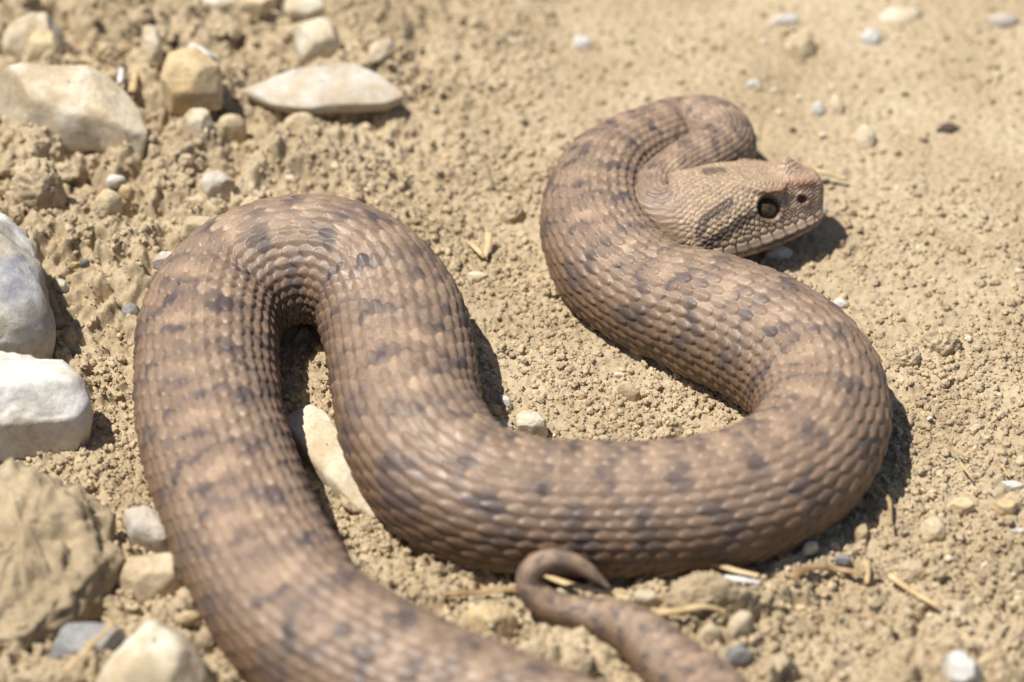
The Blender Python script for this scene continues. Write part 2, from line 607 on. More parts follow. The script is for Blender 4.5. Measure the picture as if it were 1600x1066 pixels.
cen = np.array(cen)
hX, hQ = np.repeat(HX[:nh][:, None], NB, 1).ravel(), QH.ravel()
f1, f2, fk = np.full(hX.shape, 99.0), np.full(hX.shape, 99.0), np.zeros(hX.shape, int)
order = np.argsort(cen[:, 0])
cs = cen[order]
for a in range(0, len(hX), 4 * NB):
    b = min(a + 4 * NB, len(hX))
    lo, hi = np.searchsorted(cs[:, 0], [hX[a:b].min() - 5, hX[a:b].max() + 5])
    cc = cs[lo:hi]
    d = np.sqrt(((hX[a:b, None] - cc[None, :, 0]) / cc[None, :, 2]) ** 2 + ((hQ[a:b, None] - cc[None, :, 1]) / cc[None, :, 3]) ** 2)
    kk = np.argmin(d, 1)
    r_ = np.arange(b - a)
    f1[a:b] = d[r_, kk]
    d[r_, kk] = 99
    f2[a:b] = d.min(1)
    fk[a:b] = kk + lo
w_ = cs[fk]
dx_ = (w_[:, 0] - hX) / w_[:, 2]              # grows tailwards
hh = w_[:, 4] * (.35 + .65 * np.clip(1 - .55 * f1 ** 2, 0, 1)) * sstep(0, .42, f2 - f1) + w_[:, 5] * .18 * dx_
hh = hh + .10 * w_[:, 5] * np.exp(-((hQ - w_[:, 1]) / .16) ** 2)
head_id = h2(w_[:, 0] * 97, w_[:, 1] * 89, 3).reshape(nh, NB)
head_edge = sstep(0, .30, f2 - f1).reshape(nh, NB)
hh = hh.reshape(nh, NB) * .001
aq = np.abs(QH)
hxx = hx
tipfade = sstep(51.9, 50.6, hxx) if False else 1 - sstep(50.6, 51.8, hxx)
de = np.hypot(hxx - EX, aq - eq)
dnn = np.hypot(hxx - NX, (aq - nq_) * 1.1)
hh *= sstep(3.6, 4.4, de)
hh += -.0021 * (1 - sstep(2.9, 4.3, de)) + .0002 * np.exp(-((de - 4.6) / .55) ** 2)
qb = np.interp(hxx, xs_ring, np.array([q_for_z(x, zz) for x, zz in zip(xs_ring, smooth_table(np.clip(xs_ring, -12, 51.9), HT[:, 0], HT[:, 3:4])[:, 0] - .5 - 1.5 * np.exp(-((xs_ring - 31.5) / 5.0) ** 4))]))
brow = np.exp(-((aq - qb) / 1.0) ** 2)
hh += brow * (.0027 * np.exp(-((hxx - 31.5) / 5.2) ** 4) + .0007 * np.exp(-((hxx - 44) / 3.5) ** 4)) * (hxx < 50)
hh += -.0020 * (1 - sstep(.7, 1.9, dnn)) + .00035 * np.exp(-((dnn - 2.1) / .6) ** 2)
hh += -.0008 * np.exp(-((hxx - 40) / 2.6) ** 2 - ((aq - nq_ - .6) / 1.6) ** 2)      # hollow between eye and nostril
gm_ = aq - np.interp(hxx, xs_ring, qm_ring)
hh += -.0011 * np.exp(-(gm_ / .34) ** 2) * sstep(2, 6, hxx) + .0003 * np.exp(-((gm_ + 1.0) / .6) ** 2) * sstep(2, 6, hxx)
hh *= tipfade
hwd = (1 - sstep(.046, .056, rs[:nh]))[:, None]
disp[:nh] = hh * hwd + disp[:nh] * (1 - hwd)
stretch = np.linalg.norm(dPi, axis=2) / np.gradient(rs)[:, None]
sqz = (1 - sstep(.40, 1.05, stretch)) * ((rs > .044) & (rs < .125))[:, None]
disp *= 1 - .97 * sqz
tail_f = sstep(0, .012, TOTAL - rs)[:, None]
disp *= .3 + .7 * tail_f
Pg = Pg + Nn * disp[..., None]

# colours of the skin
def srgb(r, g, b):
    c = np.array([r, g, b]) / 255.0
    return np.where(c <= .04045, c / 12.92, ((c + .055) / 1.055) ** 2.4)


K_ = .66                                      # from sunlit picture value to skin reflectance
c_base, c_pale, c_dark, c_side, c_belly = (srgb(*c) * K_ for c in ((162, 137, 114), (202, 174, 144), (88, 80, 83), (126, 99, 74), (190, 166, 130)))
phi = pp * np.pi
b_u = b_i + .5 * np.mod(b_j, 2) + .85
s_c = np.where(is_scale, rs[:, None] + np.clip(b_u - uu, -2, 2) * pitch[:, None], rs[:, None])
p_c = np.where(is_scale, b_j / NCOL * 2 * np.pi, phi[None])
blend = .45
sE = (s_c * blend + rs[:, None] * (1 - blend)) * 1000
pE = p_c * blend + phi[None] * (1 - blend)
PER = 21.0 * np.clip(np.interp(sE / 1000, rs, RR) / .02, .55, 1.1)
qq = np.interp(sE / 1000, rs, np.concatenate([[0], np.cumsum(np.diff(rs) * 1000 / (21.0 * np.clip(RR[1:] / .02, .55, 1.1)))]))
n_a = fbm2(sE / 9, pE * 2.2, 41, 3)
n_b = fbm2(sE / 7, pE * 3.0, 51, 2)
th = 2 * np.pi * qq + .9 * n_a
zig = .34 * np.sin(th)
dd = pE - zig + .10 * n_b
pale = np.exp(-(dd / .42) ** 2) * (.45 + .55 * np.cos(th * 2 + 1.0))
edge = np.exp(-((np.abs(dd) - .66 - .12 * np.sin(th + 2)) / .17) ** 2) * sstep(-.35, .35, n_b + .55 * np.sin(2 * th))
barz = np.exp(-((np.mod(qq + .12 * n_a, 1) - .5) / .085) ** 2) * np.exp(-(dd / .62) ** 2)
spots = np.exp(-((np.abs(pE) - 1.32) / .26) ** 2) * sstep(.15, .8, np.sin(th + 1.6 * np.sign(pE)) + .5 * n_b)
dark = np.clip(1.0 * edge + .85 * barz + .85 * spots + .25 * sstep(.3, .9, n_b), 0, 1)
sidef = sstep(.7, 1.7, np.abs(pE))


def lerp(a, b, f):
    return a * (1 - f[..., None]) + b * f[..., None]


colr = np.broadcast_to(c_base, (nR, NB, 3)).copy()
colr = lerp(colr, c_side, .8 * sidef)
colr = lerp(colr, c_pale, np.clip(pale, 0, 1) * .8)
colr = lerp(colr, c_dark, dark * (.60 + .28 * h2(b_i, np.mod(b_j, NCOL), 19)))
hsh = h2(b_i, np.mod(b_j, NCOL), 9)
colr *= (.88 + .24 * hsh)[..., None]
# darker heart of the scale along its middle
heart = np.exp(-(b_dv / .55) ** 2) * sstep(.1, .4, b_dn) * (1 - sstep(.70, .92, b_dn)) * is_scale
colr = lerp(colr, colr * np.array([.72, .70, .70]), .8 * heart * (.45 + .55 * sidef))
# each scale: warm rim at its free tip, pale keel, greyish skin between
tip = sstep(.72, .97, b_dn) * is_scale
colr = lerp(colr, colr * np.array([1.10, .95, .82]), .65 * np.maximum(tip, sstep(.72, 1, np.abs(b_dv)) * .6))
keel = np.exp(-(b_dv / .12) ** 2) * sstep(.2, .5, b_dn) * (1 - sstep(.85, 1, b_dn))
colr = lerp(colr, colr * 1.22 + .01, .6 * keel)
rim = np.maximum(sstep(.86, 1.0, np.abs(b_dv)), sstep(.95, 1.0, b_dn)) * is_scale
colr = lerp(colr, colr * .62, .7 * rim)
gap = (~is_scale) * 1.0
colr = lerp(colr, np.broadcast_to(srgb(84, 70, 62) * K_, colr.shape), .85 * gap)
bf = sstep(.655, .72, np.abs(pp))[None] * np.ones((nR, 1))
mott = np.clip(.5 + .9 * fbm2(rs[:, None] * 260, pp[None] * 30, 61, 3), 0, 1)
colr = lerp(colr, c_belly * (.62 + .45 * mott[..., None]), bf * .85)
# head colours in the head's own axes
X_, Z_ = hxx, Zb[:nh] * 1000
hc_base, hc_pale, hc_dark = srgb(204, 176, 144) * K_, srgb(230, 206, 176) * K_, srgb(80, 68, 62) * K_


def near_line(x0, q0, x1, q1):
    vx, vq = x1 - x0, q1 - q0
    t = np.clip(((X_ - x0) * vx + (aq - q0) * vq) / (vx * vx + vq * vq), 0, 1)
    return np.hypot(X_ - x0 - t * vx, aq - q0 - t * vq), t


hn = fbm2(X_ / 3.0, QH / 3.0, 71, 3)
hcol = np.broadcast_to(hc_base, (nh, NB, 3)).copy()
hcol = lerp(hcol, srgb(208, 174, 148) * K_, sstep(30, 46, X_) * .8)
gq = np.interp(X_, xs_ring, qm_ring)
d1, t1 = near_line(27.8, eq + .8, 6.0, qm_at(6.0) - 1.6)
stripe = 1 - sstep(.45 + 1.5 * t1, 1.2 + 2.1 * t1, d1 + .5 * hn)
d2, t2 = near_line(7.5, qm_at(7.5) - 8.5, 9.5, qm_at(9.5) - 13.0)
d3, t3 = near_line(9.5, qm_at(9.5) - 13.0, 18.0, qm_at(18) - 17.0)
bar = 1 - sstep(1.3, 2.3, np.minimum(d2, d3) + .6 * hn)
lips = np.exp(-((gq - aq - 2.0) / 2.3) ** 4) * sstep(0, 4, X_)
hcol = lerp(hcol, hc_pale, lips * .42)
under = sstep(.6, 3.4, aq - gq)
hcol = lerp(hcol, hc_pale * .92, under * .8)
chin = (1 - sstep(1.4, 2.4, np.abs(aq - gq - 1.6) + .5 * hn)) * np.exp(-((X_ - 35) / 8.5) ** 4)  # dark of the shadowed mouth gap, painted on the lower lip
hcol = lerp(hcol, hc_dark, np.clip(stripe * .85 + bar * .72 + chin * .7 + .65 * (1 - sstep(1.6, 2.8, np.hypot((X_ - 16) / 1.7, QH * .8) + .7 * hn)), 0, .9))
canth = np.exp(-((aq - qb) / 1.1) ** 2) * sstep(27, 31, X_) * (1 - sstep(47, 50, X_))
hcol = lerp(hcol, srgb(158, 104, 70) * K_, canth * .65)
around = 1 - sstep(1.6, 2.6, dnn)
hcol = lerp(hcol, srgb(120, 84, 62) * K_, around * .7)
hcol = lerp(hcol, srgb(110, 88, 72) * K_, (1 - sstep(3.8, 5.6, de)) * .7)
fleck = sstep(.45, .8, noise2(X_ * 1.1, QH * 1.1, 81))
hcol = lerp(hcol, srgb(112, 96, 88) * K_, fleck * .6)
hcol *= (.84 + .32 * head_id)[..., None]
hcol = lerp(hcol * .50, hcol, head_edge)
colr[:nh] = lerp(colr[:nh], hcol, np.repeat(hwd, NB, 1))
colr = lerp(colr, np.broadcast_to(c_base * 1.08, colr.shape), .8 * sqz)
colr = np.clip(colr, .01, .85)

V = np.concatenate([Pg.reshape(-1, 3), C[:1] + hd * .0, C[-1:]])
V[-2] = Pg[0].mean(0)
quads = grid_quads(nR, NB, True)
j = np.arange(NB)
t0 = np.stack([np.full(NB, len(V) - 2), (j + 1) % NB, j], 1)
t1_ = np.stack([np.full(NB, len(V) - 1), (nR - 1) * NB + j, (nR - 1) * NB + (j + 1) % NB], 1)
body_me = mesh_np("body", V, quads, np.concatenate([t0, t1_]))
ca = body_me.color_attributes.new("skin", 'FLOAT_COLOR', 'POINT')
cv = np.ones((len(V), 4), np.float32)
cv[:nR * NB, :3] = colr.reshape(-1, 3)
cv[-2:, :3] = c_base
ca.data.foreach_set("color", cv.ravel())

m, nt, b = base_mat("viper_skin", .46, .42)
at = nt.nodes.new("ShaderNodeAttribute")
at.attribute_name = "skin"
geo = nt.nodes.new("ShaderNodeNewGeometry")
n1 = nz(nt, geo.outputs["Position"], 900, 4, .6)
col = mixc(nt, 1.0, at.outputs["Color"], ramp(nt, n1.outputs[0], [(.3, .80), (.5, 1.0), (.72, 1.16)]), 'MULTIPLY')
nt.links.new(col, b.inputs["Base Color"])
n2 = nz(nt, geo.outputs["Position"], 260, 3)
nt.links.new(ramp(nt, n2.outputs[0], [(.3, .38), (.7, .60)]), b.inputs["Roughness"])
n3 = nz(nt, geo.outputs["Position"], 2200, 3)
bump(nt, b, n3.outputs[0], .25, .0002)
M_SKIN = m

snake = bpy.data.objects.new("viper", None)
COL.objects.link(snake)
snake["label"] = "brown horned viper with keeled scales coiled in loops on dry soil"
snake["category"] = "snake"
put("body", body_me, M_SKIN, snake)

# eyes
m, nt, b = base_mat("eye_iris", .22, .45)
geo = nt.nodes.new("ShaderNodeNewGeometry")
n1 = nz(nt, geo.outputs["Position"], 900, 5, .7)
nt.links.new(ramp(nt, n1.outputs[0], [(.3, (.018, .013, .008)), (.55, (.055, .037, .018)), (.75, (.13, .088, .04))]), b.inputs["Base Color"])
M_IRIS = m
M_PUPIL, _, b = base_mat("eye_pupil", .08, .5)
b.inputs["Base Color"].default_value = (.006, .005, .004, 1)


def sphere_mesh(name, n=32, k=20):
    th = np.linspace(0, math.pi, k)[:, None]
    ph = np.linspace(0, 2 * math.pi, n, endpoint=False)[None]
    P = np.stack([np.sin(th) * np.cos(ph), np.sin(th) * np.sin(ph), np.cos(th) + 0 * ph], -1)
    return mesh_np(name, P.reshape(-1, 3), grid_quads(k, n, True))


ie = int(np.argmin(np.abs(HX - EX)))
for sgn in (-1, 1):
    je = int(np.argmin(np.abs(QH[ie] - sgn * eq)))
    nrm = C[ie] * 0 + SD[ie] * sgn * np.cos(.30) + UPv[ie] * np.sin(.30) + (-T[ie]) * .10
    nrm /= np.linalg.norm(nrm)
    surf = C[ie] + SD[ie] * Yb[ie, je] + UPv[ie] * Zb[ie, je]
    cpos = surf - nrm * .0040
    xa = -T[ie]
    za = UPv[ie] - nrm * (UPv[ie] @ nrm)
    za /= np.linalg.norm(za)
    xa = np.cross(nrm, za)
    R = Matrix(((xa[0], nrm[0], za[0]), (xa[1], nrm[1], za[1]), (xa[2], nrm[2], za[2]))).to_4x4()
    e = put("eye", sphere_mesh("eye"), M_IRIS, snake)
    e.matrix_local = Matrix.Translation(cpos) @ R @ Matrix.Diagonal((.0043, .0041, .0037, 1))
    pu = put("pupil", sphere_mesh("pupil", 24, 16), M_PUPIL, e)
    pu.matrix_local = Matrix.Translation((0, .10, 0)) @ Matrix.Diagonal((.16, .925, .72, 1))

# ------------------------------------------------------------------ stones
random.seed(5)
gh = lambda x, y: float(ground_h(np.array([x]), np.array([y]))[0])


def resample(P, n):
    P = np.asarray(P, float)
    Q = np.concatenate([P, P[:1]])
    L = np.concatenate([[0], np.cumsum(np.hypot(*np.diff(Q, axis=0).T))])
    t = np.linspace(0, L[-1], n, endpoint=False)
    R = np.stack([np.interp(t, L, Q[:, k]) for k in (0, 1)], 1)
    for _ in range(2):
        R = .5 * R + .25 * (np.roll(R, 1, 0) + np.roll(R, -1, 0))
    return R


def stone(name, label, cat, outline, height, mat, edge=.5, tilt=(0, 0), amp=.06, seed=0, group=None, base=None, n=60, cuts=9):
    """a stone with the outline the photo shows, standing at its own place: far rim on its top, near rim at its foot"""
    ol = np.asarray(outline, float)
    if tilt == (0, 0):
        tilt = (0, .22) if edge < .6 else (0, .38)
    if mat is M_CLOD:
        amp *= 1.35
    bank = ol[:, 1].mean() < 420 and ol[:, 0].mean() < 640
    height = min(height, (.58 if bank else .48) * np.ptp(ol[:, 1]) * PX / cp)     # no taller than its outline allows
    f = (ol[:, 1] - ol[:, 1].min()) / max(np.ptp(ol[:, 1]), 1)
    c0 = U(ol[:, 0].mean(), ol[:, 1].mean(), 0)
    fp = np.array([U(c0x, c0y, 0)[:2] for c0x, c0y in ol])
    smp = np.concatenate([c0[None, :2] * (1 - k) + fp * k for k in (0, .4, .8)])
    g0 = float(np.quantile(ground_h(smp[:, 0], smp[:, 1]), .88 if bank else (.75 if height > .012 else .6))) if base is None else base
    ft = np.array([U(p[0], p[1], g0 + height * (1 - q) * .95)[:2] for p, q in zip(ol, f)])
    ft = resample(ft, n)
    ctr = ft.mean(0)
    rel = (ft - ctr) * 1.05
    size = np.sqrt(np.mean(np.sum(rel ** 2, 1)))
    s = edge
    sc0 = [0.02, .18, .36, .54, .70, .82, .91, .97, 1.0, 1.01, 1.0, .97, .93, .6, .02]
    zf0 = [1, 1, 1, 1 - .03 * s, 1 - .10 * s, 1 - .2 * s, 1 - .36 * s, 1 - .58 * s, .72 - .25 * s, .5 - .1 * s, .25, 0, -.25, -.32, -.34]
    if s >= .6:
        ang = np.linspace(.02, math.pi * .62, 15)
        sc0, zf0 = list(np.sin(ang) ** .8), list(np.sign(np.cos(ang)) * np.abs(np.cos(ang)) ** .9)
    tq_ = np.linspace(0, 14, 32)
    sc, zf = np.interp(tq_, range(15), sc0), np.interp(tq_, range(15), zf0)
    V = []
    for a, b_ in zip(sc, zf):
        V.append(np.concatenate([rel * a, np.full((n, 1), b_ * height)], 1))
    V = np.array(V).reshape(-1, 3)
    top = np.clip(V[:, 2] / height, 0, 1)
    V[:, 2] += top * (V[:, 0] * tilt[0] + V[:, 1] * tilt[1])
    rg = np.random.default_rng(seed + 100)
    # break the form with flat faces
    sx = np.abs(V).max(0) + 1e-6
    for _ in range(cuts):
        d = rg.normal(size=3)
        d[2] = abs(d[2]) * .9
        d /= np.linalg.norm(d)
        q = (V / sx) @ d
        lim = np.quantile(q, rg.uniform(.90, .975))
        over = np.maximum(q - lim, 0)
        V -= (over[:, None] * d[None]) * sx
    ns = fbm3(V / size * 1.3 + seed * 3.1, seed, 3, .5)
    nr = 1 - np.abs(fbm3(V / size * 2.2 + seed * 1.7, seed + 4, 4, .55))
    nv = fbm3(V / size * 6 + seed * 5.7 + 40, seed + 9, 4, .65)
    rad_ = V / (np.linalg.norm(V, axis=1, keepdims=True) + 1e-6)
    V = V + (rad_ * [.6, .6, .9]) * (ns * amp * .7 + (nr - .6) * amp * .7 + nv * amp * (.75 if mat in (M_CLOD, M_SOIL) else .32))[:, None] * size
    me = mesh_np(name, V, grid_quads(len(sc), n, True))
    o = put(name, me, mat, label=label, cat=cat, group=group)
    o.location = (ctr[0], ctr[1], g0)
    return o


def el(cx, cy, w, h, rot=0, n=9, jit=.12, seed=1):
    """a rough outline round a pixel: width, height, turn in degrees"""
    rg = random.Random(seed * 7 + cx * 3 + cy)
    out = []
    for k in range(n):
        a = 2 * math.pi * k / n + rg.uniform(-.18, .18)
        r = 1 + rg.uniform(-jit, jit)
        x, y = .5 * w * math.cos(a) * r, .5 * h * math.sin(a) * r
        c, s_ = math.cos(math.radians(rot)), math.sin(math.radians(rot))
        out.append((cx + x * c - y * s_, cy + x * s_ + y * c))
    return out


# big stones by their outlines
stone("rock", "large white marble rock with blue grey streaks, upper of two beside the snake's loop", "rock",
      [(-190, 300), (-60, 280), (0, 298), (26, 320), (46, 390), (66, 470), (84, 535), (60, 560), (0, 585), (-190, 585)], .036, M_WHITE, .55, (-.10, .2), .10, 1, cuts=12, n=110)
stone("rock", "large white marble rock with a tan foot, lower of two beside the snake's loop", "rock",
      [(-160, 560), (-60, 545), (20, 548), (80, 540), (108, 566), (131, 612), (133, 650), (108, 684), (40, 712), (-40, 722), (-160, 720)], .030, M_WHITE, .55, (0, .2), .09, 22, cuts=12, n=110)
stone("rock", "long cream limestone slab half buried in brown clods", "rock",
      [(-18, 92), (50, 84), (130, 98), (176, 130), (216, 168), (226, 215), (221, 250), (192, 220), (150, 206), (105, 204), (40, 178), (-16, 142)], .017, M_CREAM, .40, (-.10, .30), .05, 3, n=96)
stone("rock", "pale cream rock behind the small yellow stone and cream slab", "rock",
      [(2, 55), (55, 14), (92, 8), (102, 50), (98, 88), (55, 96), (8, 84)], .016, M_CREAM, .7, (0, 0), .08, 4)
stone("stone", "yellow sandstone piece leaning on a pale cream rock", "stone",
      [(42, 58), (66, 42), (92, 62), (98, 92), (66, 98), (38, 92)], .014, M_YEL, .5, (0, 0), .08, 5)
stone("rock", "wedge shaped yellow grey stone with a shaded lower facet", "rock",
      [(258, 72), (288, 58), (322, 86), (366, 118), (360, 142), (304, 168), (258, 168), (252, 120)], .015, M_YEL, .35, (0, .40), .05, 6, cuts=14)
stone("stone", "upright cream stone standing above the wedge shaped stone", "stone",
      [(218, 40), (240, 32), (250, 50), (256, 92), (238, 98), (222, 76)], .009, M_CREAM, .6, seed=7)
stone("stone", "bright cream block below a smaller cream stone", "stone",
      [(458, 44), (480, 28), (526, 30), (531, 76), (500, 94), (472, 94)], .012, M_CREAM, .3, (0, .35), .04, 8)
stone("stone", "bright cream stone touching the top of a larger cream block", "stone",
      [(444, 2), (470, -12), (508, -8), (512, 26), (480, 36), (450, 30)], .010, M_CREAM, .4, seed=9)
stone("stone", "broad cream stone at the edge of the coarse clods", "stone", el(335, 6, 84, 34), .008, M_CREAM, .4, seed=10)
stone("stone", "orange tan stone next to a broad cream stone", "stone", el(402, 4, 56, 28), .007, M_YEL, .4, seed=11)
stone("rock", "flat grey white flagstone with soil on its left half and a dark gap beneath", "rock",
      [(378, 142), (420, 108), (470, 94), (545, 96), (590, 124), (628, 156), (598, 168), (480, 176), (430, 168)], .0055, M_FLAG, .25, (.05, .10), .03, 12, n=96)
stone("stone", "rounded tan stone under the corner of the flagstone", "stone", [(440, 182), (462, 172), (495, 176), (498, 200), (478, 212), (446, 206)], .008, M_TAN, .6, seed=13)
stone("stone", "pale tan angular stone below the wedge shaped stone", "stone", [(278, 182), (300, 168), (328, 168), (337, 188), (326, 206), (308, 220), (288, 204)], .010, M_CREAM, .5, seed=14)
stone("stone", "dusty tan stone right of a pale angular stone, buried to its rim", "stone", [(340, 186), (360, 174), (384, 182), (382, 205), (352, 216), (336, 212)], .007, M_TAN, .7, seed=15)
stone("stone", "pale cube shaped stone alone on crumbly soil above the snake's left loop", "stone", [(312, 284), (330, 266), (358, 266), (367, 284), (360, 304), (326, 308)], .009, M_PALE, .45, seed=16)
stone("clod", "big crusted brown clod among the clods near the white rocks", "clod", el(60, 274, 84, 84), .017, M_CLOD, .8, amp=.14, seed=17)
stone("pebble", "round yellow pebble beside a tiny white pebble", "pebble", el(168, 312, 42, 38), .008, M_YEL, .8, seed=18)
stone("pebble", "tiny white pebble above the round yellow pebble", "pebble", el(181, 280, 32, 20), .005, M_WHITE, .7, seed=19)
stone("pebble", "pale yellow pebble between clods right of the round yellow pebble", "pebble", el(197, 298, 28, 24), .006, M_YEL, .7, seed=20)
stone("stone", "flat dusty stone touching the outer curve of the snake's left loop", "stone", [(276, 352), (300, 334), (334, 340), (346, 358), (326, 378), (288, 372)], .008, M_TAN, .5, seed=21)
stone("stone", "low grey stone tucked against the outer skin of the left loop", "stone", el(262, 406, 50, 30), .006, M_PALE, .5, seed=23)
stone("pebble", "dark slate grey pebble between white rocks and snake", "pebble", el(203, 485, 36, 30), .006, M_GREY, .6, seed=24)
stone("chip", "white shell like chip lying near the upper white rock", "chip", el(95, 445, 28, 16, 40), .004, M_WHITE, .4, seed=25)
stone("chip", "tiny dark blue grey chip beside an orange chip", "chip", el(131, 410, 18, 14), .0035, M_GREY, .5, seed=26)
stone("chip", "tiny orange chip beside a dark blue grey chip", "chip", el(117, 414, 16, 11), .003, M_YEL, .5, seed=27)
stone("rock", "long smooth cream slab wedged between two loops of the snake", "rock",
      [(436, 612), (462, 612), (508, 640), (535, 690), (566, 770), (590, 812), (560, 800), (522, 770), (490, 730), (455, 670)], .007, M_CREAM, .4, (.1, 0), .03, 28, n=96)
stone("stone", "angular tan stone lying where shadow ends inside the middle loop", "stone", [(806, 648), (826, 638), (846, 652), (860, 676), (846, 684), (822, 690), (808, 684)], .009, M_CREAM, .25, (0, .1), .05, 29, cuts=12)
stone("stone", "grey chip of stone in the shadow of the middle loop", "stone", el(788, 628, 30, 16, 45), .005, M_PALE, .3, seed=30)
stone("stone", "rounded stone in shadow against the middle loop", "stone", el(766, 640, 40, 24), .006, M_TAN, .6, seed=31)
stone("stone", "low grey stone wedged in the shaded corner of the middle loop", "stone", el(786, 664, 30, 20), .005, M_PALE, .6, seed=32)
stone("pebble", "finger shaped tan pebble inside the snake's right loop", "pebble", el(982, 607, 44, 20, 42), .005, M_TAN, .6, seed=33)
stone("pebble", "small thin chip above the finger shaped pebble", "pebble", el(968, 586, 26, 9, 20), .003, M_CREAM, .5, seed=34)
# far right
stone("pebble", "oval cream pebble casting a dark crescent on the smooth soil", "pebble", el(1350, 213, 38, 44), .0044, M_CREAM, .6, seed=35)
stone("pebble", "tall pale pebble beside a bluish white pebble", "pebble", el(1307, 164, 28, 38), .0038, M_CREAM, .6, seed=36)
stone("pebble", "small bluish white pebble beside a tall pale pebble", "pebble", el(1278, 168, 26, 28), .0033, M_PALE, .6, seed=37)
stone("stone", "smooth tan stone under a white oblong pebble", "stone", el(1250, 68, 52, 50), .0060, M_TAN, .6, seed=38)
stone("pebble", "white oblong pebble above a smooth tan stone", "pebble", el(1228, 30, 46, 26), .0044, M_PALE, .6, seed=39)
stone("pebble", "pale grey pebble on smooth soil between tan stone and cream streak", "pebble", el(1362, 56, 38, 30), .0033, M_PALE, .6, seed=40)
stone("pebble", "broad cream stone flush with the smooth trodden soil", "pebble", el(1405, 22, 70, 30, -10), .0027, M_CREAM, .6, seed=41)
stone("pebble", "grey white oblong pebble on far trodden soil", "pebble", el(1568, 30, 50, 26), .0038, M_PALE, .6, seed=42)
stone("pebble", "pale grey pebble alone on the smooth soil beyond the snake", "pebble", el(910, 66, 38, 28), .0038, M_PALE, .6, seed=43)
stone("pebble", "flat cream pebble sunk in smooth soil", "pebble", el(793, 62, 40, 18), .0022, M_CREAM, .6, seed=44)
stone("stone", "dusty cream stone between the cream block and smooth soil", "stone", el(596, 76, 48, 32, -30), .0038, M_CREAM, .6, seed=45)
stone("pebble", "dark brown lump standing in for a clod hole on the smooth soil", "pebble", el(1482, 199, 34, 20), .007, M_DARK, .7, seed=46)  # lump put in a clod hole's place, the hole's darkness in its colour
stone("pebble", "bluish pebble behind the snake's highest coil", "pebble", el(1178, 130, 28, 18), .0027, M_PALE, .6, seed=47)
stone("pebble", "white pebble just beyond the viper's snout", "pebble", el(1284, 326, 22, 20), .0027, M_PALE, .6, seed=48)
stone("pebble", "white chip half hidden by the outer edge of the right coil", "pebble", el(1313, 474, 26, 18, 20), .005, M_PALE, .5, seed=49)
stone("pebble", "grey stone in the shade under the viper's chin", "pebble", el(1216, 392, 44, 26), .0038, M_PALE, .6, seed=50)
stone("clod", "ragged soil clod with a dark overhang right of the coil", "clod", [(1434, 524), (1462, 508), (1500, 520), (1508, 544), (1480, 556), (1446, 552)], .012, M_CLOD, .7, amp=.15, seed=51)
stone("clod", "low soil clod against the shadow of the right coil", "clod", el(1412, 552, 60, 44), .011, M_CLOD, .8, amp=.15, seed=52)
# right foreground
stone("pebble", "angular orange tan pebble on crumbly soil", "pebble", [(1478, 788), (1492, 776), (1516, 778), (1523, 794), (1506, 808), (1488, 804)], .007, M_YEL, .3, seed=53)
stone("pebble", "flat yellow tan pebble near an angular orange tan one", "pebble", el(1572, 792, 38, 26), .005, M_YEL, .4, seed=54)
stone("pebble", "grey white flake of stone above the flat yellow pebble", "pebble", el(1580, 760, 40, 20, 10), .005, M_PALE, .3, seed=55)
stone("chip", "thin white chip on the crumbly soil, beyond the yellow pebbles", "chip", el(1592, 830, 26, 11), .003, M_WHITE, .3, seed=56)
stone("clod", "smooth round soil clod with a straw leaning on it", "clod", el(1424, 892, 52, 42), .011, M_CLOD, .8, amp=.07, seed=57)
stone("stone", "flat dusty tan stone pressed into crumbs of soil", "stone", el(1458, 828, 46, 50), .005, M_TAN, .6, seed=58)
stone("stone", "small grey green stone standing between crumbs by the snake's belly", "stone", el(1346, 834, 24, 36), .006, M_TAN, .4, seed=59)
stone("stone", "dark blue grey stone by a flattened twig near the belly", "stone", el(1318, 874, 26, 20), .006, M_GREY, .5, seed=60)
stone("chip", "cream chip leaning on the belly scales of the right coil", "chip", el(1265, 856, 34, 17, -30), .004, M_CREAM, .3, seed=61)
stone("pebble", "tan pebble shaped like a tooth below the big clod", "pebble", [(1130, 984), (1142, 962), (1164, 950), (1178, 966), (1170, 992), (1146, 1006)], .010, M_CREAM, .5, seed=62)
stone("pebble", "pale pebble touching the tooth shaped pebble", "pebble", el(1111, 986, 36, 26), .007, M_CREAM, .6, seed=63)
stone("clod", "big soil clod under a straw in front of the snake's belly", "clod", [(1034, 908), (1060, 890), (1106, 886), (1160, 898), (1190, 914), (1180, 940), (1130, 964), (1064, 966), (1036, 944)], .015, M_CLOD, .7, amp=.10, seed=64, n=96)
stone("stone", "pale stone beside the tail tip", "stone", el(1008, 933, 46, 28), .008, M_CREAM, .5, seed=65)
stone("stone", "dark grey stone behind the thick part of the tail", "stone", el(1154, 1022, 44, 34), .006, M_GREY, .6, seed=66)
stone("stone", "white stone jutting from soil, with a sharp edge", "stone", [(1470, 1024), (1490, 1010), (1520, 1034), (1540, 1072), (1500, 1090), (1474, 1070)], .010, M_PALE, .3, (0, .1), .05, 67)
stone("clod", "round soil clod beside the sharp white stone", "clod", el(1552, 1030, 48, 38), .011, M_CLOD, .8, amp=.1, seed=68)
stone("stone", "holed tan stone left of the tail's curl", "stone", [(720, 952), (744, 934), (784, 938), (811, 952), (800, 980), (770, 1004), (738, 1002), (728, 978)], .012, M_YEL, .7, (0, .1), .13, 69)
stone("stone", "cream stone inside the curl of the tail", "stone", el(884, 922, 44, 30), .008, M_CREAM, .6, seed=70)
stone("clod", "elongated soil clod under the tail's bend", "clod", el(826, 1024, 100, 44, -20), .012, M_CLOD, .8, amp=.1, seed=71)
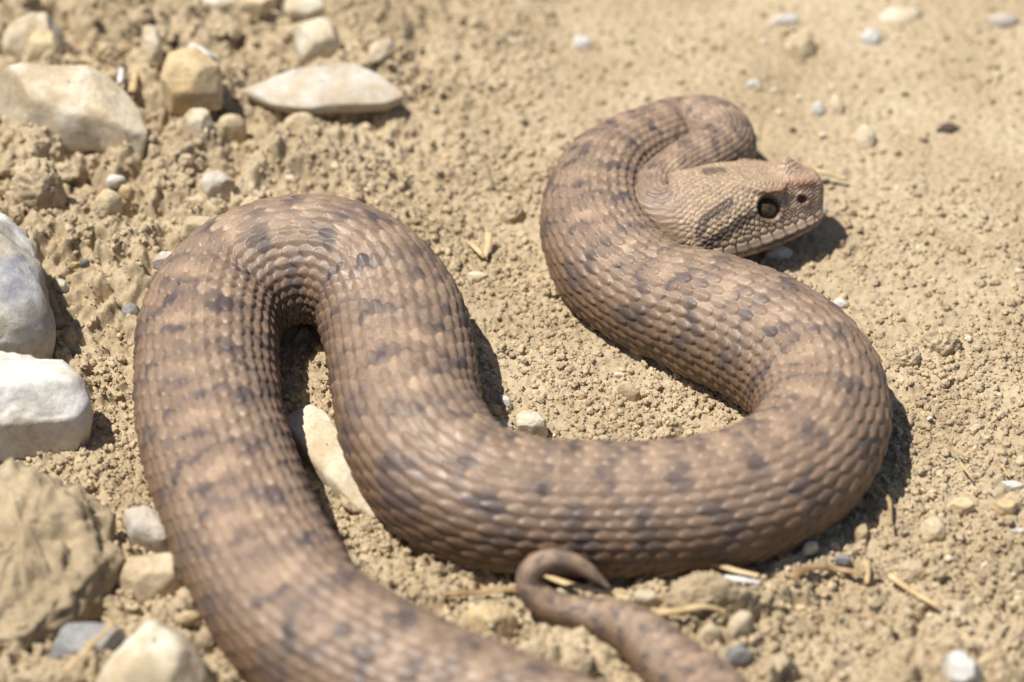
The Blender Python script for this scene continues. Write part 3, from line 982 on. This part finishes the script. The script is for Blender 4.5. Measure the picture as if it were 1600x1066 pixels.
stone("clod", "knobby soil clod between tail and foreground coil", "clod", el(906, 1038, 60, 46), .012, M_CLOD, .8, amp=.16, seed=72)
stone("clod", "soil clod beside the holed tan stone", "clod", el(660, 972, 46, 38), .010, M_CLOD, .8, amp=.14, seed=73)
# left foreground
stone("clod", "massive smooth soil lump in the foreground beside grey stone", "clod",
      [(-60, 770), (20, 742), (110, 748), (168, 790), (182, 850), (150, 930), (80, 985), (30, 1012), (-60, 1018)], .019, M_SOIL, .40, (-.05, .40), .17, 74, n=110, cuts=5)
stone("stone", "grey brown wedge of stone leaning above a flat stone near the coil", "stone", [(186, 800), (212, 782), (250, 808), (280, 852), (250, 862), (206, 846)], .009, M_FLAG, .5, seed=75)
stone("rock", "flat topped tan stone with a shaded front beside the foreground coil", "rock",
      [(178, 872), (204, 862), (270, 862), (298, 890), (284, 916), (250, 940), (200, 944), (182, 916)], .014, M_TAN, .25, (0, .05), .05, 76, cuts=12)
stone("rock", "pointed cream rock with a white patch at the bottom edge", "rock",
      [(150, 1070), (180, 990), (216, 946), (262, 938), (296, 972), (318, 1020), (336, 1080), (320, 1130), (180, 1130)], .022, M_CREAM, .6, (0, .05), .05, 77, n=96)
stone("rock", "grey slate slab lying in shade under the soil lump", "rock", [(76, 1000), (104, 974), (160, 972), (196, 990), (180, 1036), (130, 1050), (86, 1042)], .010, M_GREY, .3, (0, 0), .04, 78)
stone("pebble", "small yellow pebble against the foreground coil", "pebble", el(296, 962, 40, 22, -15), .006, M_YEL, .6, seed=79)
stone("clod", "soil clod squeezed between pointed rock and coil", "clod", el(318, 1000, 34, 34), .009, M_CLOD, .8, amp=.12, seed=80)
stone("clod", "soil clod behind the pointed rock's tip, under the flat stone", "clod", el(292, 934, 36, 32), .009, M_CLOD, .8, amp=.12, seed=81)
stone("clod", "broad soil lump lying below the grey slate slab", "clod", el(70, 1056, 120, 44), .012, M_CLOD, .8, amp=.12, seed=82)
# mid ground clods
stone("clod", "rounded soil clod midway between the two loops", "clod", el(802, 330, 40, 40), .008, M_CLOD, .8, amp=.12, seed=83)
stone("chip", "pale flake beside the outer edge of the left loop's right limb", "chip", el(746, 432, 32, 18), .003, M_CREAM, .5, seed=84)

# ------------------------------------------------------------------ dry stems
def stem(label, path, r, mat, flat=.6, split=False, name="dry_stem", cat="stem"):
    P = np.array([U(px, py, 0) for px, py, z in path])
    g = ground_h(P[:, 0], P[:, 1])
    P = np.array([U(px, py, gg + z / 1000.0) for (px, py, z), gg in zip(path, g)])
    Q = catmull(P, 10)
    n, k = len(Q), 10
    Tn = np.gradient(Q, axis=0)
    Tn /= np.linalg.norm(Tn, axis=1, keepdims=True)
    sd_ = np.cross(Tn, Zv)
    sd_ /= np.linalg.norm(sd_, axis=1, keepdims=True)
    up = np.cross(sd_, Tn)
    a = np.arange(k) / k * 2 * np.pi
    rr = r / 1000 * (1 - .35 * np.linspace(0, 1, n)) * (1 + .14 * noise2(np.arange(n) * .37, np.full(n, path[0][0] * .13), 3))
    V = Q[:, None] + sd_[:, None] * (np.cos(a)[None, :, None] * rr[:, None, None]) + up[:, None] * (np.sin(a)[None, :, None] * rr[:, None, None] * flat)
    V = V.reshape(-1, 3)
    V = np.concatenate([V, Q[:1], Q[-1:]])
    j = np.arange(k)
    t = np.concatenate([np.stack([np.full(k, n * k), (j + 1) % k, j], 1), np.stack([np.full(k, n * k + 1), (n - 1) * k + j, (n - 1) * k + (j + 1) % k], 1)])
    return put(name, mesh_np(name, V, grid_quads(n, k, True), t), mat, label=label, cat=cat)


stem("curved brown straw lying along the belly behind the tail", [(922, 880, 3), (960, 888, 3), (1000, 900, 3), (1040, 896, 3), (1080, 884, 4)], 1.1, M_STRAW_BR)
stem("thick straw with dark nodes resting on the big clod", [(1092, 876, 7), (1120, 882, 8.5), (1150, 892, 9), (1186, 900, 8)], 1.3, M_STRAW)
stem("whitish broken straw end on top of the big clod", [(1132, 903, 10.5), (1160, 906, 10.5), (1186, 911, 9)], 1.2, M_STRAW_WH)
stem("pale straw arching from the tail over the big clod's foot", [(1018, 958, 5), (1060, 954, 8), (1100, 948, 9), (1134, 956, 7)], 1.3, M_STRAW)
stem("thin brown straw running under the tail's curl", [(690, 928, 4), (740, 926, 5), (785, 922, 5), (830, 924, 4)], 1.1, M_STRAW_BR)
stem("straw poking through the curl of the tail", [(850, 898, 7), (880, 910, 7), (920, 920, 7), (985, 936, 6)], 1.2, M_STRAW)
stem("tan straw leaning against the smooth round clod", [(1390, 898, 6), (1420, 920, 5), (1466, 948, 4)], 1.2, M_STRAW)
stem("flattened pinkish twig lying among crumbs by the belly", [(1236, 902, 5), (1270, 886, 5), (1310, 890, 4), (1352, 896, 4)], 1.4, M_STRAW_BR)
stem("short upright straw stub at the end of the flattened twig", [(1354, 878, 5), (1356, 892, 5), (1354, 912, 4)], 1.1, M_STRAW)
stem("bent straw hooked beside the right coil's shadow", [(1364, 756, 4), (1380, 770, 6), (1390, 785, 6), (1391, 820, 4)], .9, M_STRAW_BR)
stem("thin straw needle on crumbs right of the right coil", [(1500, 722, 4), (1512, 738, 3), (1520, 750, 3)], .5, M_STRAW)
stem("hair thin dark stem at the foot of the far crumbs", [(1478, 698, 4), (1500, 710, 5), (1522, 716, 4)], .4, M_STRAW_BR)
stem("short straw needle pointing at the grey white flake", [(1566, 728, 4), (1578, 746, 4)], .5, M_STRAW)
stem("upright cream straw flake, left half of a V on the soil", [(735, 378, 3), (748, 392, 4), (757, 402, 3)], 1.2, M_STRAW, .4)
stem("upright cream straw flake, right half of a V on the soil", [(764, 364, 6), (762, 384, 4), (757, 402, 3)], 1.3, M_STRAW, .4)
stem("tan straw lying beyond the viper's horn", [(1266, 264, 4), (1290, 270, 4), (1322, 280, 3)], 1.1, M_STRAW)
stem("thin straw among clods under the cream slab's upper edge", [(128, 92, 8), (150, 96, 8), (182, 100, 8)], 1.0, M_STRAW)
stem("thin straw leaning up between clods near the wedge stone", [(150, 96, 7), (162, 78, 10), (172, 66, 12)], .7, M_STRAW)
stem("pale stub of straw, left of two standing beside the cream slab", [(184, 138, 4), (188, 122, 8), (190, 108, 12)], 1.3, M_STRAW_WH)
stem("pale stub of straw, right of two standing beside the cream slab", [(206, 144, 4), (209, 128, 8), (212, 112, 12)], 1.5, M_STRAW)
stem("grey splinter lying beside the wedge shaped stone", [(298, 72, 9), (320, 82, 9), (344, 92, 8)], 1.9, M_STRAW_WH, .4, name="splinter", cat="splinter")
stem("long faint straw on the crumbs in front of the clods", [(1300, 958, 3), (1350, 964, 3), (1392, 968, 3)], .6, M_STRAW_BR)
stem("pale straw lying across the slate slab in the foreground", [(100, 1050, 13), (140, 1010, 14), (176, 976, 14)], 1.0, M_STRAW)

# ------------------------------------------------------------------ loose clods and pebbles, one by one
cen_xy, cen_r = C[::12, :2], RR[::12]


def clear_of_snake(x, y, m=1.0):
    return np.all(np.hypot(cen_xy[:, 0] - x, cen_xy[:, 1] - y) > cen_r * m)


def ico_np(sub):
    import bmesh
    bm = bmesh.new()
    bmesh.ops.create_icosphere(bm, subdivisions=sub, radius=1)
    V = np.array([v.co[:] for v in bm.verts])
    F = np.array([[v.index for v in f.verts] for f in bm.faces])
    bm.free()
    return V, F


IV, IF = ico_np(4)


def lump(name, seed, cuts, amp, squash, mat):
    rg = np.random.default_rng(seed)
    V = IV.copy()
    for _ in range(cuts):
        d = rg.normal(size=3)
        d /= np.linalg.norm(d)
        q = V @ d
        V -= np.maximum(q - rg.uniform(.55, .85), 0)[:, None] * d * .92
    V = V * (1 + amp * fbm3(V * 1.5 + seed, seed, 4, .6) + amp * .35 * fbm3(V * 5 + seed, seed + 5, 3, .6))[:, None]
    V *= np.array([1.0, rg.uniform(.65, .95), squash])
    me = mesh_np(name, V, None, IF)
    me.materials.append(mat)
    return me


rnd = random.Random(78)
clod_m = [lump("clod", 200 + k, 9, .30, .8, M_CLOD) for k in range(7)]
peb_m = [lump("pebble", 300 + k, 11, .07, .6, (M_TAN, M_CREAM, M_YEL, M_CREAM, M_TAN)[k % 5]) for k in range(7)]


ANCHORS = [("the long cream slab", 115, 150), ("the pale cream rock", 50, 50), ("the wedge shaped yellow stone", 305, 120), ("the upright cream stone", 238, 65),
           ("the bright cream block", 495, 60), ("the flat grey white flagstone", 520, 135), ("the pale cube shaped stone", 340, 286), ("the round yellow pebble", 168, 312),
           ("the big crusted clod", 60, 274), ("the upper white rock", 40, 430), ("the lower white rock", 80, 640), ("the outer curve of the left loop", 240, 420),
           ("the broad cream stone at the bank's edge", 335, 10), ("the massive soil lump", 90, 870), ("the flat topped tan stone", 235, 900), ("the pointed cream rock", 245, 1010),
           ("the slab wedged between two loops", 500, 700), ("the holed tan stone", 765, 970), ("the tail's curl", 850, 910), ("the thick part of the tail", 1050, 1030),
           ("the big clod in front of the belly", 1110, 930), ("the smooth round clod with a straw", 1424, 892), ("the sharp white stone", 1500, 1050), ("the angular orange tan pebble", 1500, 790),
           ("the ragged overhanging clod", 1470, 530), ("the right coil's outer bend", 1400, 660), ("the viper's snout", 1290, 310), ("the snake's highest coil", 1060, 150),
           ("the oval cream pebble", 1350, 213), ("the dark brown lump", 1482, 199), ("the smooth tan stone beyond the head", 1250, 68), ("the lone pale pebble on trodden soil", 910, 66),
           ("the broad flush cream stone", 1405, 22), ("the grey white oblong pebble", 1568, 30), ("the finger shaped pebble", 982, 607), ("the stone where shadow ends", 832, 664),
           ("the straw flakes forming a V", 757, 385), ("the neck side coil's left edge", 850, 370), ("the foreground coil", 620, 960), ("the belly of the lower run", 1250, 880),
           ("the flat yellow tan pebble", 1572, 792), ("the flattened twig", 1300, 900), ("the flush sunken cream pebble", 793, 62), ("the dusty cream stone", 596, 76)]
TONE = {"sandstone_tan": "tan", "limestone_cream": "cream", "sandstone_yellow": "yellowish", "soil_clod": "brown soil"}


def own_label(me, s, px, py, cat):
    a = min(ANCHORS, key=lambda t: math.hypot(t[1] - px, (t[2] - py) * 1.4))
    size = s / PX
    word = "tiny" if size < 7 else ("small" if size < 11 else ("rounded" if size < 16 else "chunky"))
    return f"{word} {TONE[me.materials[0].name]} {cat} lying close to {a[0]}", f"loose {cat}s close to {a[0]}"


def scatter(meshes, name, n, size_fn, region, label, cat, group, sink=.25):
    k = tries = 0
    while k < n and tries < n * 60:
        tries += 1
        px, py = region()
        p = U(px, py, 0)
        s = size_fn(px, py)
        if not clear_of_snake(p[0], p[1], 1.02):
            continue
        z = gh(p[0], p[1])
        me_ = rnd.choice(meshes)
        o = bpy.data.objects.new(name, me_)
        COL.objects.link(o)
        o.location = (p[0], p[1], z + s * (.55 - sink))
        o.rotation_euler = (rnd.uniform(-.4, .4), rnd.uniform(-.4, .4), rnd.uniform(0, 6.28))
        o.scale = (s, s, s)
        (o["label"], o["group"]), o["category"] = own_label(me_, s, px, py, cat), cat
        k += 1


def reg_topleft():
    while True:
        x, y = rnd.uniform(0, 640), rnd.uniform(0, 420)
        if x * .75 + y < 560:
            return x, y


reg_box = lambda a, b_, c, d: (lambda: (rnd.uniform(a, c), rnd.uniform(b_, d)))
mm = lambda a, b_: (lambda px, py: PX * (a + (b_ - a) * rnd.random() ** 2.2))
scatter(clod_m, "clod", 150, mm(6, 26), reg_topleft, "brown soil clod in the coarse bank around the cream slabs", "clod", "clods of the coarse bank")
scatter(clod_m, "clod", 60, mm(8, 20), reg_box(0, 700, 700, 1060), "brown soil clod among the foreground stones", "clod", "clods among the foreground stones")
scatter(clod_m, "clod", 75, mm(6, 16), reg_box(980, 850, 1600, 1066), "small soil clod on the crumbly ground before the belly", "clod", "clods before the belly")
scatter(peb_m, "pebble", 45, mm(4, 11), reg_box(640, 0, 1600, 330), "small tan pebble on the smooth trodden soil", "pebble", "pebbles on the trodden soil")
scatter(peb_m, "pebble", 45, mm(5, 11), reg_box(1380, 400, 1600, 1000), "small tan pebble on the crumbs right of the coil", "pebble", "pebbles right of the coil")
scatter(peb_m, "pebble", 36, mm(5, 13), reg_box(0, 0, 640, 470), "small cream pebble among the clods of the bank", "pebble", "pebbles in the coarse bank")
scatter(peb_m, "pebble", 34, mm(4, 9), reg_box(540, 250, 1200, 690), "small tan pebble on the crumbs between the loops", "pebble", "pebbles between the loops")
scatter(peb_m, "pebble", 26, mm(5, 12), reg_box(420, 880, 1300, 1066), "small tan pebble lying near the tail", "pebble", "pebbles near the tail")

# ------------------------------------------------------------------ crumbs of soil: nobody could count them
NG = 165000
rg = np.random.default_rng(9)
px_, py_ = rg.uniform(-320, 1920, NG), rg.uniform(-60, 1180, NG)
a_, b_ = (px_ - 800.0) / FPX, (533.0 - py_) / FPX
dz_ = -sp + b_ * cp
tt = -DIST * sp / dz_
wx, wy = a_ * tt, -DIST * cp + (cp + b_ * sp) * tt
Rm, _ = rough_mask(wx, wy)
patch = .5 + .9 * fbm2(wx * 22, wy * 22, 15, 3)
keep = rg.random(NG) < np.clip((.45 + .55 * np.exp(-((Rm - .5) / .3) ** 2) - .45 * (Rm < .28)) * (.2 + .8 * np.clip(patch, 0, 1.2)), .03, 1)
wx, wy, Rm = wx[keep], wy[keep], Rm[keep]
inside = np.zeros(len(wx), bool)
for (cx, cy), r in zip(C[::30, :2], RR[::30]):
    inside |= np.hypot(wx - cx, wy - cy) < r * .72
wx, wy, Rm = wx[~inside], wy[~inside], Rm[~inside]
n = len(wx)
sz = .00030 + .00115 * rg.random(n) ** 4.0
zz = ground_h(wx, wy) + sz * .15
pm = bpy.data.meshes.new("soil_crumbs")
pm.vertices.add(n)
pm.vertices.foreach_set("co", np.stack([wx, wy, zz], 1).astype(np.float32).ravel())
for nm, ty, dat in (("scl", 'FLOAT', sz), ("idx", 'INT', rg.integers(0, 6, n)), ("rot", 'FLOAT_VECTOR', rg.uniform(0, 6.28, (n, 3)))):
    at = pm.attributes.new(nm, ty, 'POINT')
    at.data.foreach_set("vector" if ty == 'FLOAT_VECTOR' else "value", np.ascontiguousarray(dat, dtype=np.int32 if ty == 'INT' else np.float32).ravel())
crumbs = put("soil_crumbs", pm, M_GRAN, label="countless fine crumbs of dry tan soil covering the ground", cat="soil crumbs", kind="stuff")
ng = bpy.data.node_groups.new("crumbs", 'GeometryNodeTree')
ng.interface.new_socket("Geometry", in_out='INPUT', socket_type='NodeSocketGeometry')
ng.interface.new_socket("Geometry", in_out='OUTPUT', socket_type='NodeSocketGeometry')
N, L = ng.nodes.new, ng.links.new
gi, go = N("NodeGroupInput"), N("NodeGroupOutput")
jn = N("GeometryNodeJoinGeometry")
for k in range(6):
    ic = N("GeometryNodeMeshIcoSphere")
    ic.inputs["Subdivisions"].default_value = 3
    ic.inputs["Radius"].default_value = 1.0
    pos = N("GeometryNodeInputPosition")
    nzz = N("ShaderNodeTexNoise")
    nzz.noise_dimensions = '4D'
    nzz.inputs["W"].default_value = 3.7 * k + 1
    nzz.inputs["Scale"].default_value = 1.1
    nzz.inputs["Detail"].default_value = 3.0
    nzz.inputs["Roughness"].default_value = .65
    L(pos.outputs[0], nzz.inputs["Vector"])
    mr = N("ShaderNodeMapRange")
    mr.inputs[1].default_value, mr.inputs[2].default_value = .3, .7
    mr.inputs[3].default_value, mr.inputs[4].default_value = -.62, .45
    L(nzz.outputs[0], mr.inputs[0])
    vm = N("ShaderNodeVectorMath")
    vm.operation = 'SCALE'
    L(pos.outputs[0], vm.inputs[0])
    L(mr.outputs[0], vm.inputs["Scale"])
    spn = N("GeometryNodeSetPosition")
    L(ic.outputs[0], spn.inputs["Geometry"])
    L(vm.outputs[0], spn.inputs["Offset"])
    ssm = N("GeometryNodeSetShadeSmooth")
    L(spn.outputs[0], ssm.inputs[0])
    sm_ = N("GeometryNodeSetMaterial")
    sm_.inputs["Material"].default_value = M_GRAN
    L(ssm.outputs[0], sm_.inputs["Geometry"])
    gti = N("GeometryNodeGeometryToInstance")
    L(sm_.outputs[0], gti.inputs[0])
    L(gti.outputs[0], jn.inputs[0])
iop = N("GeometryNodeInstanceOnPoints")
iop.inputs["Pick Instance"].default_value = True


def named(nm, ty):
    a = N("GeometryNodeInputNamedAttribute")
    a.data_type = ty
    a.inputs["Name"].default_value = nm
    return a.outputs["Attribute"]


L(gi.outputs[0], iop.inputs["Points"])
L(jn.outputs[0], iop.inputs["Instance"])
L(named("idx", 'INT'), iop.inputs["Instance Index"])
er = N("FunctionNodeEulerToRotation")
L(named("rot", 'FLOAT_VECTOR'), er.inputs[0])
L(er.outputs[0], iop.inputs["Rotation"])
L(named("scl", 'FLOAT'), iop.inputs["Scale"])
L(iop.outputs[0], go.inputs[0])
md = crumbs.modifiers.new("crumbs", 'NODES')
md.node_group = ng
